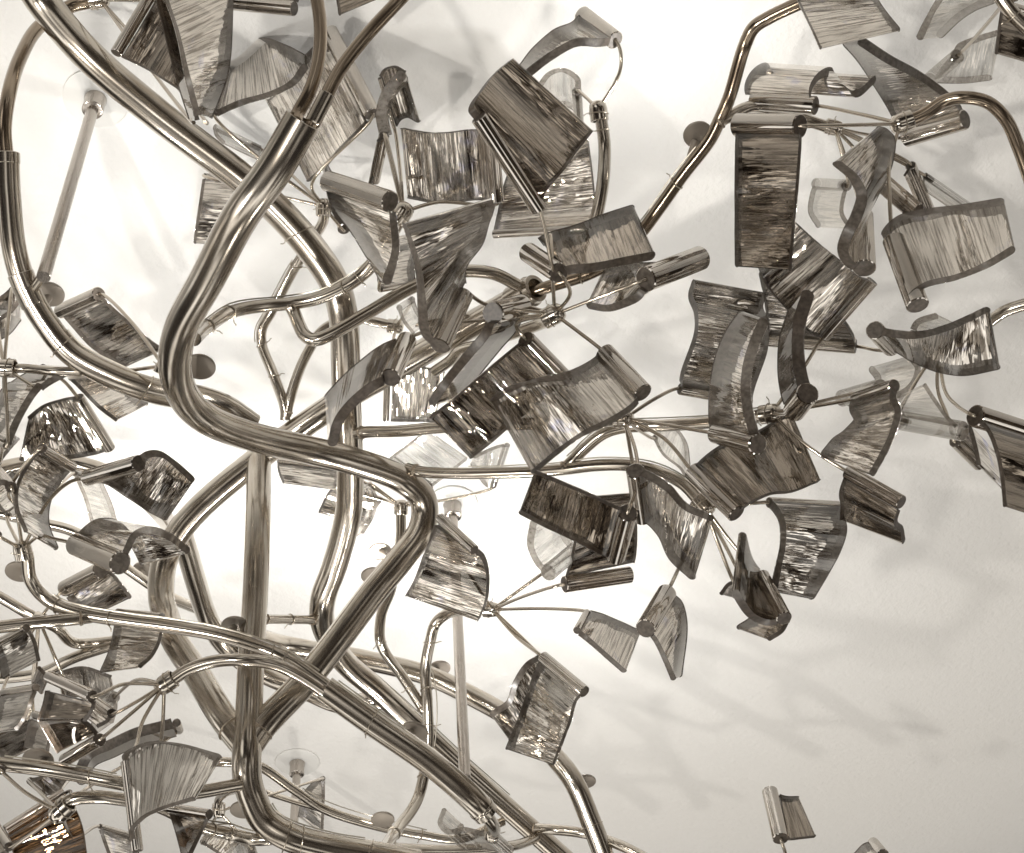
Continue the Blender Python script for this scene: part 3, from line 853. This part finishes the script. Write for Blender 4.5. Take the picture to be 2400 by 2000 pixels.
 ('V',2.72,18,9,'s',[(232,690),(252,714),(310,765),(350,800),(376,818)],[(142,730),(165,755),(215,810),(268,845),(290,858)],[]),
 ('V',2.72,8,9,'s',[(165,885),(200,920),(235,955),(270,982)],[(240,870),(270,895),(310,925),(342,945)],[]),
 ('K',2.5,8,16,'m',[(14,1046),(40,985),(75,925),(89,908)],[(-60,1010),(-20,965),(5,925),(24,905)],[]),
 ('K',2.52,6,14,'s',[(88,914),(120,893),(168,868)],(-66,-6),[]),
 ('K',2.6,15,10,'m',[(182,932),(150,938),(105,952),(72,978)],[(257,1052),(225,1062),(150,1074),(52,1076)],[(130,880)]),
 ('K',2.65,8,10,'d',[(28,680),(10,695),(-25,716)],(5,34),[]),
 ('K',2.65,8,10,'s',[(-10,752),(20,735),(46,704)],(-3,46),[]),
 ('I',2.5,14,9,'m',[(98,1052),(70,1085),(45,1130),(40,1190),(60,1242)],(71,42),[(38,1190),(20,1155)]),
 ('I',2.5,14,12,'d',[(26,1142),(8,1130),(-15,1140)],(-40,-45),[]),
 ('I',2.38,20,16,'m',[(325,1086),(342,1068),(372,1064),(410,1088),(448,1122)],[(205,1120),(250,1128),(300,1160),(345,1190),(386,1212)],[(110,1180),(160,1132)]),
 ('I',2.33,28,17,'s',[(282,1320),(297,1288),(317,1253),(352,1243),(400,1260),(436,1288)],[(178,1276),(195,1250),(230,1226),(272,1230),(312,1272),(335,1316)],[(92,1257),(130,1264)]),
 ('W',2.8,20,9,'s',[(236,1337),(256,1342),(281,1369),(303,1398)],[(152,1380),(162,1402),(190,1426),(229,1434)],[]),
 ('W',2.75,10,9,'s',[(380,1446),(376,1490),(356,1535),(330,1560)],[(276,1436),(270,1480),(258,1530),(240,1573)],[]),
 ('W',2.6,10,9,'m',[(62,1472),(78,1500),(89,1545)],(-80,42),[]),
 ('W',2.55,10,9,'m',[(84,1612),(70,1650),(55,1685),(40,1706)],(-76,12),[]),
 ('J',2.38,15,10,'d',[(216,1632),(218,1655),(200,1686)],[(115,1586),(108,1640),(94,1686)],[(290,1604)]),
 ('J',2.4,16,9,'d',[(234,1734),(215,1706),(194,1690)],[(152,1782),(125,1742),(95,1690)],[]),
 ('W',2.85,9,9,'s',[(63,1685),(86,1710),(104,1737)],(-92,44),[]),
 ('W',3.2,6,8,'s',[(140,1578),(190,1566),(257,1586)],(12,60),[]),
 ('J',2.75,14,9,'c',[(268,1634),(270,1660),(262,1690)],(-50,36),[(320,1594)]),
 ('J',2.25,14,12,'m',[(322,1995),(308,1950),(330,1920),(375,1896),(452,1872)],[(296,1785),(294,1770),(345,1743),(420,1745),(514,1772)],[(335,1690),(318,1750)]),
 ('J',2.4,12,9,'d',[(491,1909),(470,1950),(445,2003)],[(398,1894),(415,1945),(433,2010)],[(382,1690),(378,1750)]),
 ('L',2.62,15,10,'a',[(14,1948),(24,1972),(34,2005),(46,2050)],[(152,1860),(174,1890),(192,1935),(202,1995)],[]),
 ('L',2.5,12,12,'d',[(22,1985),(10,2000),(-10,2010)],(-40,-60),[]),
 ('L',3.0,6,8,'s',[(234,1937),(245,1970),(258,2006)],(72,20),[(175,1965)]),
 ('L',2.9,6,8,'c',[(106,1828),(124,1840),(142,1850)],(26,-30),[]),
 ('L',2.95,10,22,'s',[(414,1694),(370,1705),(320,1718),(260,1745),(206,1772),(186,1809)],(6,18),[(200,1850)]),
 ('Y',3.5,6,8,'s',[(757,1825),(757,1880),(754,1950)],[(742,1832),(716,1858),(702,1912)],[]),
 ('Y',3.1,10,8,'c',[(590,1990),(560,1975),(530,1990)],(20,60),[]),
 ('Z',2.78,16,12,'c',[(1150,1958),(1118,1952),(1084,1945),(1052,1950),(1032,1930),(1040,1902)],(40,36),[]),
 ('M',3.2,7,9,'s',[(651,1080),(655,1105),(664,1128)],(140,18),[]),
 ('M',3.25,6,9,'s',[(785,1140),(766,1165),(750,1198)],(110,30),[]),
 ('M',3.2,5,8,'c',[(868,1134),(880,1171),(872,1210),(851,1246)],(-14,5),[]),
 ('M',3.1,7,8,'c',[(917,1074),(960,1042),(1000,1010)],(92,66),[]),
 ('M',3.05,7,8,'c',[(1189,1043),(1160,1050),(1114,1070)],[(1157,1140),(1140,1136),(1108,1088)],[]),
 ('O',2.92,8,9,'s',[(908,870),(960,860),(1037,872)],[(904,985),(955,986),(1015,986)],[]),
 ('O',2.8,8,8,'c',[(936,722),(946,750),(967,778)],(30,-20),[]),
 ('B',2.66,6,7,'c',[(1534,1026),(1556,1065),(1596,1098),(1609,1122)],[(1550,1000),(1582,1004),(1606,1040),(1613,1088)],[]),
 ('P',2.5,9,14,'c',[(2138,782),(2150,757),(2190,742)],(66,32),[]),
 ('W',2.6,5,8,'d',[(92,1566),(100,1575),(111,1588)],(-14,34),[]),
 ('W',2.9,4,6,'c',[(150,1592),(170,1586),(190,1588)],(2,24),[]),
 ('W',2.75,9,10,'m',[(20,1498),(30,1520),(28,1552)],(-60,20),[]),
 ('W',2.7,10,9,'s',[(130,1690),(118,1720),(110,1762)],(-48,-14),[]),
 ('J',2.55,12,9,'s',[(262,1672),(250,1690),(232,1700)],(-58,-44),[]),
 ('L',2.4,12,10,'d',[(2,1806),(-15,1815),(-40,1830)],(-30,-40),[(60,1858)]),
 ('L',2.75,9,9,'s',[(70,1830),(96,1822),(120,1790)],(36,30),[]),
 ('I',2.55,10,10,'s',[(-5,1255),(-20,1240),(-40,1230)],(-30,-30),[]),
 ('K',2.75,10,9,'m',[(-5,1085),(14,1060),(40,1030)],(-40,-30),[]),
 ('I',2.7,10,9,'m',[(20,1210),(-4,1180),(-12,1140)],(40,-30),[]),
 ('Y',3.2,8,8,'s',[(475,1975),(500,1990),(530,2010)],(30,-40),[]),
 ('I',3.0,8,8,'c',[(176,1110),(202,1170),(216,1222)],(58,18),[]),
]

def make_leaf(hub, d, rb, th, mk, P, Q, parent):
    if isinstance(Q, tuple):
        Q = [(x + Q[0], y + Q[1]) for (x, y) in P]
    n = len(P)
    vx = sum(q[0] - p[0] for p, q in zip(P, Q)) / n
    vy = sum(q[1] - p[1] for p, q in zip(P, Q)) / n
    L2 = math.hypot(vx, vy)
    LT = max(0.125 / d * FPX, 1.1 * L2)
    if L2 < 60: LT = max(0.075 / d * FPX, 1.2 * L2)
    vz = -max(0.4 * L2, math.sqrt(max(0, LT * LT - L2 * L2)))
    zp = []
    for (x, y) in P:
        dx, dy = x - P[0][0], y - P[0][1]
        z = -(dx * vx + dy * vy) / vz
        lim = 0.7 * math.hypot(dx, dy)
        zp.append(max(-lim, min(lim, z)))
    # gentle S so that no sheet is flat
    tot = sum(math.dist(P[i], P[i + 1]) for i in range(n - 1))
    s = 0
    sg = random.choice((-1, 1))
    for i in range(n):
        if i: s += math.dist(P[i - 1], P[i])
        zp[i] += sg * 0.15 * tot * math.sin(s / tot * 2 * math.pi * 0.85)
    px = d / FPX
    A = [pt(x, y, d - z * px) for (x, y), z in zip(P, zp)]
    Bq = [pt(x, y, d - (z + vz) * px) for (x, y), z in zip(Q, zp)]
    A = catmull(A, 8)
    Bq = catmull(Bq, 8)
    rbm = rb * px
    t = th * px * 0.57
    m = len(A)
    # start the sheet at the rod's surface
    a0, b0 = A[0].copy(), Bq[0].copy()
    k0 = 0
    while k0 < m - 4 and (A[k0] - a0).length < rbm * 0.85: k0 += 1
    A, Bq = A[k0:], Bq[k0:]
    m = len(A)
    NS = 5
    V, Fc, UV, MI = [], [], [], []
    prof = []
    # closed profile: front side, round nose, back side
    loops = []
    arc = [0]
    for i in range(1, m): arc.append(arc[-1] + (A[i] - A[i - 1]).length)
    def nrm(i, E):
        tg = E[min(i + 1, m - 1)] - E[max(i - 1, 0)]
        return tg.cross(Bq[i] - A[i]).normalized()
    def ringpts(sv):
        out = []
        E = [A[i].lerp(Bq[i], sv) for i in range(m)]
        Ns = [nrm(i, E) for i in range(m)]
        for i in range(m): out.append((E[i] + Ns[i] * t, arc[i]))
        tg = (E[-1] - E[-2]).normalized()
        for q in range(1, 6):
            a = math.pi * q / 6
            out.append((E[-1] + Ns[-1] * t * math.cos(a) + tg * t * math.sin(a), arc[-1] + t * q / 2))
        for i in range(m - 1, -1, -1): out.append((E[i] - Ns[i] * t, arc[-1] * 2 + 3 * t - arc[i]))
        return out
    length = ((A[0] - Bq[0]).length + (A[-1] - Bq[-1]).length) / 2
    K = None
    nsum = sum((nrm(i, A).dot(A[i]) for i in range(m)))
    near_mi, far_mi = (2, 0) if nsum < 0 else (0, 2)      # the side towards the viewer's half-space is clear, the other carries the mirror film
    for j in range(NS + 1):
        rp = ringpts(j / NS)
        K = len(rp)
        for v, u in rp:
            V.append(v)
            UV.append((u, length * j / NS))
    for j in range(NS):
        for k in range(K - 1):
            a = j * K + k
            Fc.append((a, a + 1, a + K + 1, a + K)); MI.append(near_mi if k < m + 2 else far_mi)
        a = j * K
        Fc.append((a + K - 1, a, a + K, a + 2 * K - 1)); MI.append(1)
    # cut ends as quads between front and back rows, plus the nose
    for j, rev in ((0, True), (NS, False)):
        o = j * K
        for i in range(m - 1):
            f = (o + i, o + i + 1, o + K - 2 - i, o + K - 1 - i)
            Fc.append(f[::-1] if not rev else f); MI.append(1)
        f = tuple(o + i for i in range(m - 1, m + 6))
        Fc.append(f[::-1] if not rev else f); MI.append(1)
    o = mesh_obj('leaf', V, Fc, [LEAF[mk], CUT[mk], SKIN[mk]], parent, UV, MI)
    bevel_sharp(o, min(0.0011, t * .4))
    # rod along the edge
    if rbm > 0.0025:
        ax = (b0 - a0)
        ln = ax.length
        prof = [(0, rbm * .9), (rbm * .08, rbm), (ln - rbm * .08, rbm), (ln, rbm * .9)]
        axn = ax.normalized()
        side = Vector((0, 0, 1)) if abs(axn.z) < .9 else Vector((1, 0, 0))
        Nn = (side - axn * side.dot(axn)).normalized()
        Bn = axn.cross(Nn)
        sd = 24
        V, Fc, UV, MI = [], [], [], []
        for h, r in prof:
            for k in range(sd):
                a = 2 * math.pi * k / sd
                V.append(a0 + axn * h + (Nn * math.cos(a) + Bn * math.sin(a)) * r)
                UV.append((h, k / sd))
        for i in range(3):
            for k in range(sd):
                Fc.append((i * sd + k, i * sd + (k + 1) % sd, (i + 1) * sd + (k + 1) % sd, (i + 1) * sd + k)); MI.append(0)
        Fc.append(tuple(range(sd))[::-1]); MI.append(1)
        Fc.append(tuple(range(3 * sd, 4 * sd))); MI.append(1)
        rod = mesh_obj('edge_rod', V, Fc, [RODM[mk], CUT[mk]], o, UV, MI)
    return o, a0, b0, rbm

hub_o = {}
hub_p = {}
for k, (x, y, d, dr, r, lab) in HUBS.items():
    p = pt(x, y, d)
    e = empty('leaf_spray', p)
    tag(e, lab, 'leaf spray', 'leaf sprays plugged onto the tubes')
    hub_o[k], hub_p[k] = e, p
    q = pt(x + dr[0], y + dr[1], d - dr[2] / FPX * d)
    ax = (q - p).normalized()
    pr = [(-r * 1.0, r * .28), (-r * .92, r * .62), (-r * .6, r * .9), (-r * .1, r), (r * 1.2, r * 1.0), (r * 1.25, r * .78), (r * .8, r * .74)]
    lathe_obj('hub_cap', p, ax, pr, M_HUB, e, 22)
    # safety wire looped round the cap
    side = perp(ax)
    b2 = ax.cross(side)
    pts = []
    for qn in range(22):
        a = 2 * math.pi * qn / 20
        pts.append(p + ax * (r * .2 + r * .35 * math.sin(a * .5)) + (side * math.cos(a) + b2 * math.sin(a)) * (r * 1.06))
    for qn in range(5):
        pts.append(pts[-1] + (pts[-1] - p).normalized() * .002 + Vector((random.uniform(-1, 1), random.uniform(-1, 1), random.uniform(-1, 1))) * .0015)
    tube_obj('tie_wire', pts, .0008, M_WIRE, e, 6)

for (hub, d, rb, th, mk, P, Q, mids) in LV:
    par = hub_o[hub]
    o, a0, b0, rbm = make_leaf(hub, d, rb, th, mk, P, Q, par)
    h = hub_p[hub]
    if mids:
        tgt = pt(*mids[-1], d)
        near, far = (a0, b0) if (proj(a0)[0] - mids[-1][0]) ** 2 + (proj(a0)[1] - mids[-1][1]) ** 2 <= (proj(b0)[0] - mids[-1][0]) ** 2 + (proj(b0)[1] - mids[-1][1]) ** 2 else (b0, a0)
    else:
        near, far = (a0, b0) if (a0 - h).length <= (b0 - h).length else (b0, a0)
    axn = (far - near).normalized()
    hd = h.dot(F)
    nd = near.dot(F)
    pts = [h]
    nm = len(mids)
    for i, (mx_, my_) in enumerate(mids):
        f = (i + 1) / (nm + 1)
        pts.append(pt(mx_, my_, hd + (nd - hd) * f))
    if not mids:
        mid = h.lerp(near, .55) - axn * (near - h).length * 0.06
        pts.append(mid)
    ins = min(.022, (far - near).length * .4)
    pts.append(near - axn * 0.004)
    pts.append(near + axn * ins)
    tube_obj('stem', catmull(pts, 8), .0032, M_STEM, par, 10)
    if rbm > .006:
        lathe_obj('fitting', near - axn * .001, axn, [(0, .0046), (ins, .0046)], M_HOLE, o, 12)

# ------------------------------------------------------------------ hanger rods and ceiling plates
Zv = Vector((0, 0, 1))
def hanger(x, y, ln, r, pr, label):
    top = pt(x, y, ceil_d(x, y))
    e = empty('hanger_rod', top)
    tag(e, label, 'hanger', 'hanger rods fixed to the ceiling')
    lathe_obj('ceiling_plate', top - Zv * .007, Zv, [(0, pr * .93), (.002, pr), (.0065, pr)], M_PLATE, e, 48)
    lathe_obj('collar', top - Zv * .05, Zv, [(0, r * 1.35), (.002, r * 1.75), (.03, r * 1.75), (.0425, r * 1.9)], M_ROD, e, 28)
    tube_obj('rod', [top - Zv * .048, top - Zv * (.048 + (ln - .048) / 2), top - Zv * ln], r, M_ROD, e, 20)

hanger(225, 230, .60, .0118, .064, 'brushed rod from a round ceiling plate to the collared bent tube')
hanger(1060, 1180, .825, .0125, .064, 'long rod from a ceiling plate down behind the near straight tube')
hanger(697, 1785, .62, .0125, .066, 'short visible rod below a ceiling plate beside the trunk bend')
i_, c_, T_, r_ = nearest('T3', 70, 690)
tip_ = pt(225, 230, ceil_d(225, 230)) - Zv * .592
tube_obj('clamp_lug', [tip_, tip_.lerp(c_, .5), c_], .0085, M_TUBE, TOBJ['T3'], 14)
lathe_obj('clamp', c_ + Zv * .0 + perp(T_) * -.0, T_, [(-.02, r_ * 1.06), (.02, r_ * 1.06)], M_TUBE, TOBJ['T3'], 24)

# ------------------------------------------------------------------ disc lamps clipped to the tubes, shining up at the ceiling
def disc_lamp(x, y, d, k, tx, ty, label, watts=1.0, tilt=(0, 0), r=.026):
    c = pt(x, y, d)
    n = (Zv + R * tilt[0] + F * tilt[1]).normalized()
    e = empty('disc_lamp', c)
    tag(e, label, 'lamp', 'disc lamps clipped to the tubes')
    lathe_obj('disc', c - n * .003, n, [(0, r * .95), (.0008, r), (.0055, r), (.006, r * .97)], M_DISC, e, 36)
    lathe_obj('lens', c + n * .0035, n, [(0, r * .8), (.004, r * .74)], M_LENS, e, 30)
    i, tc_, T, tr = nearest(k, tx, ty)
    a = c - n * .0005
    end = tc_ + (a - tc_).normalized() * tr * .9
    dirn = (end - a)
    if dirn.length > .002:
        st = a + dirn.normalized() * r * .5
        pts = [st.lerp(end, q / 6) for q in range(7)]
        tube_obj('arm', pts, [r * .30 * (1 - .55 * q / 6) for q in range(7)], M_DISC, e, 10)
    L = bpy.data.lights.new('lamp', 'SPOT')
    L.energy = LAMP_W * watts
    L.color = (1.0, 0.98, 0.945)
    L.spot_size = math.radians(165)
    L.spot_blend = 0.6
    L.shadow_soft_size = .02
    lo = bpy.data.objects.new('lamp_light', L)
    C.objects.link(lo)
    lo.parent = e
    q = (-n).to_track_quat('Z', 'Y')
    lo.rotation_mode = 'QUATERNION'
    lo.rotation_quaternion = q
    lo.location = n * .014

disc_lamp(1636, 316, 2.56, 'R1', 1605, 410, 'round disc lamp on the forked tube left of the long straight leaf', 2.0)
disc_lamp(468, 860, 2.42, 'T3', 400, 925, 'disc lamp beside the S-bend of the largest near tube', 1.3)
disc_lamp(116, 690, 2.58, 'T3', 95, 735, 'disc lamp just under the clamp of the collared bent tube', 1.0)
disc_lamp(46, 1340, 2.68, 'T8a', 85, 1385, 'disc lamp below the cap on the upturned tube', 1.0)
disc_lamp(874, 1350, 3.2, 'B6', 908, 1398, 'dark disc lamp tucked behind the large V-shaped bent tube', 1.5)
disc_lamp(891, 1293, 3.3, 'B6', 928, 1320, 'bright disc lamp behind the large bent tube, above a darker one', 1.0)
disc_lamp(971, 1716, 2.68, 'T8', 920, 1728, 'disc lamp seen edge-on along the near straight tube', 1.3, (.25, .2))
disc_lamp(897, 1921, 3.26, 'B2', 890, 1940, 'disc lamp on the thin tube beside the crossing curved tube', 1.0, (0, .1))
disc_lamp(89, 1782, 2.46, 'K6', 130, 1808, 'half-hidden disc lamp standing on the low side tube', 0.5, (0, .25))
disc_lamp(572, 1898, 2.72, 'T7', 600, 1890, 'disc lamp behind the outside of the trunk bend', 0.9)
disc_lamp(1371, 1832, 3.46, 'T10', 1350, 1850, 'disc lamp on the tube that bends down past the small square leaf', 3.2)
disc_lamp(1031, 1566, 3.58, 'T10', 1000, 1583, 'disc lamp peeking over the long far curved tube', 1.1)
disc_lamp(551, 1470, 2.72, 'T8a', 514, 1489, 'disc lamp lying on the cable-wrapped tube near the vertical tube', 1.1, (0, .2))
disc_lamp(337, 1336, 3.45, 'K3', 320, 1350, 'tiny disc lamp on a pale tube far behind the rolled leaf', 1.0)
